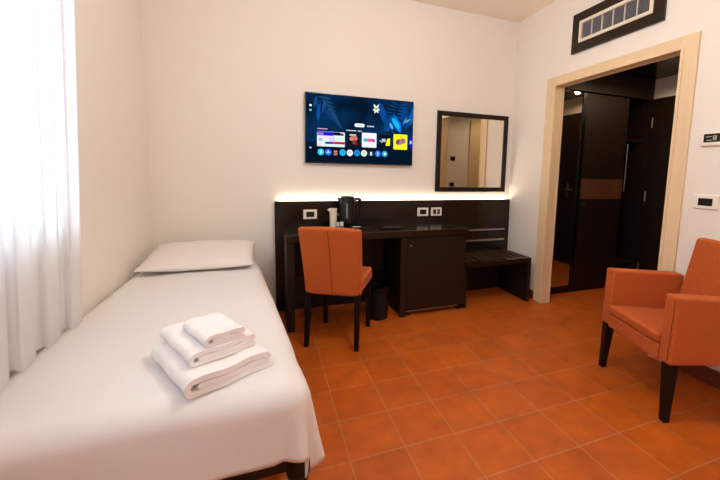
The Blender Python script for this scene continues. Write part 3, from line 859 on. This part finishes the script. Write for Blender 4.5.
for sx in (-1, 1):
    link('leg', taper(bmesh.new(), (sx*(h2-.034), -.034, zb+.004), (sx*(h2-.022), -.024, 0), .050, .032), M['leg'], ac)
    link('leg', taper(bmesh.new(), (sx*(h2-.040), -dep+.04, zb+.004), (sx*(h2-.034), -dep+.012, 0), .046, .030), M['leg'], ac)

# ------------------------------------------------------------------ added pendant lamps, out of view, to brighten the room
def opal():
    m = bpy.data.materials.new('opal_glass'); m.use_nodes = True
    nt = m.node_tree; nt.nodes.remove(nt.nodes['Principled BSDF'])
    e = nt.nodes.new('ShaderNodeEmission'); e.inputs['Color'].default_value = lin((255, 236, 208)); e.inputs['Strength'].default_value = 2
    x = nt.nodes.new('ShaderNodeBsdfTransparent')
    a = nt.nodes.new('ShaderNodeMixShader'); a.inputs[0].default_value = .2
    nt.links.new(x.outputs[0], a.inputs[1]); nt.links.new(e.outputs[0], a.inputs[2])
    nt.links.new(a.outputs[0], nt.nodes['Material Output'].inputs['Surface'])
    return m
M['opal'] = opal()
def added_pendant(x, y, label, energy, drop=.36):
    t = thing('added_pendant', label, 'lamp', (x, y, H), 0)
    link('lamp_base', lathe(bmesh.new(), [(.05, -.001), (.055, -.004), (.05, -.022), (.012, -.030), (.006, -.034), (.006, -drop+.125), (.03, -drop+.118), (.034, -drop+.106)], 28), M['white'], t)
    R_ = .125
    tag(link('lamp_shade', lathe(bmesh.new(), [(R_*math.cos(a), -drop+R_*math.sin(a)) for a in [math.radians(55-k*7.2) for k in range(20)]], 36), M['opal'], t), 'glowing opal globe of the added pendant')
    ld = bpy.data.lights.new('added_lamp', 'POINT'); ld.shadow_soft_size = .10; ld.energy = energy; ld.color = (1, .968, .92)
    lo = bpy.data.objects.new('added_light', ld); C.objects.link(lo); lo.location = (x, y, H-drop)
added_pendant(.85, 1.25, 'added unseen opal globe pendant lighting the middle of the room', 40)
added_pendant(.75, -1.0, 'added unseen opal globe pendant lighting the rear of the room', 19)

# light of the strip on top of the panel
ld = bpy.data.lights.new('strip_light', 'AREA'); ld.shape = 'RECTANGLE'; ld.size = PX1-PX0-.06; ld.size_y = .012; ld.energy = 3.0; ld.color = (1, .86, .68); ld.spread = PI
lo = bpy.data.objects.new('strip_glow', ld); C.objects.link(lo); lo.location = ((PX0+PX1)/2, D-.013, PZ-.004); lo.rotation_euler = (PI, 0, 0)

# ------------------------------------------------------------------ daylight
w = bpy.data.worlds.new('sky'); S.world = w; w.use_nodes = True
bg = w.node_tree.nodes['Background']; bg.inputs['Color'].default_value = (.76, .88, 1.0, 1); bg.inputs['Strength'].default_value = 3.2
ld = bpy.data.lights.new('window_portal', 'AREA'); ld.shape = 'RECTANGLE'; ld.size = WZ1-WZ0; ld.size_y = WY1-WY0; ld.cycles.is_portal = True
lo = bpy.data.objects.new('window_portal', ld); C.objects.link(lo); lo.location = (XL-T-.02, (WY0+WY1)/2, (WZ0+WZ1)/2); lo.rotation_euler = (0, -PI/2, 0)

# ------------------------------------------------------------------ camera
cam = bpy.data.cameras.new('camera'); co = bpy.data.objects.new('camera', cam); C.objects.link(co)
F = Vector((0.34219512, 0.93317967, -0.1099009)); R = Vector((0.93944121, -0.3421163, 0.02016564)); U = Vector((0.01878072, 0.11014602, 0.99373796))
co.matrix_world = Matrix(((R.x, U.x, -F.x, 0), (R.y, U.y, -F.y, 0), (R.z, U.z, -F.z, 1.2163), (0, 0, 0, 1)))
cam.sensor_fit = 'HORIZONTAL'; cam.sensor_width = 36; cam.lens = 347.127*36/720
cam.shift_x = -(392.659-360)/720; cam.shift_y = -(240-210.8)/720
cam.clip_start = .02
S.camera = co
S.view_settings.view_transform = 'Standard'; S.view_settings.look = 'None'; S.view_settings.gamma = 1; S.view_settings.use_curve_mapping = False
S.view_settings.exposure = .34
S.cycles.max_bounces = 14; S.cycles.diffuse_bounces = 8; S.cycles.transparent_max_bounces = 12
S.cycles.use_denoising = True
S.cycles.sample_clamp_indirect = 6
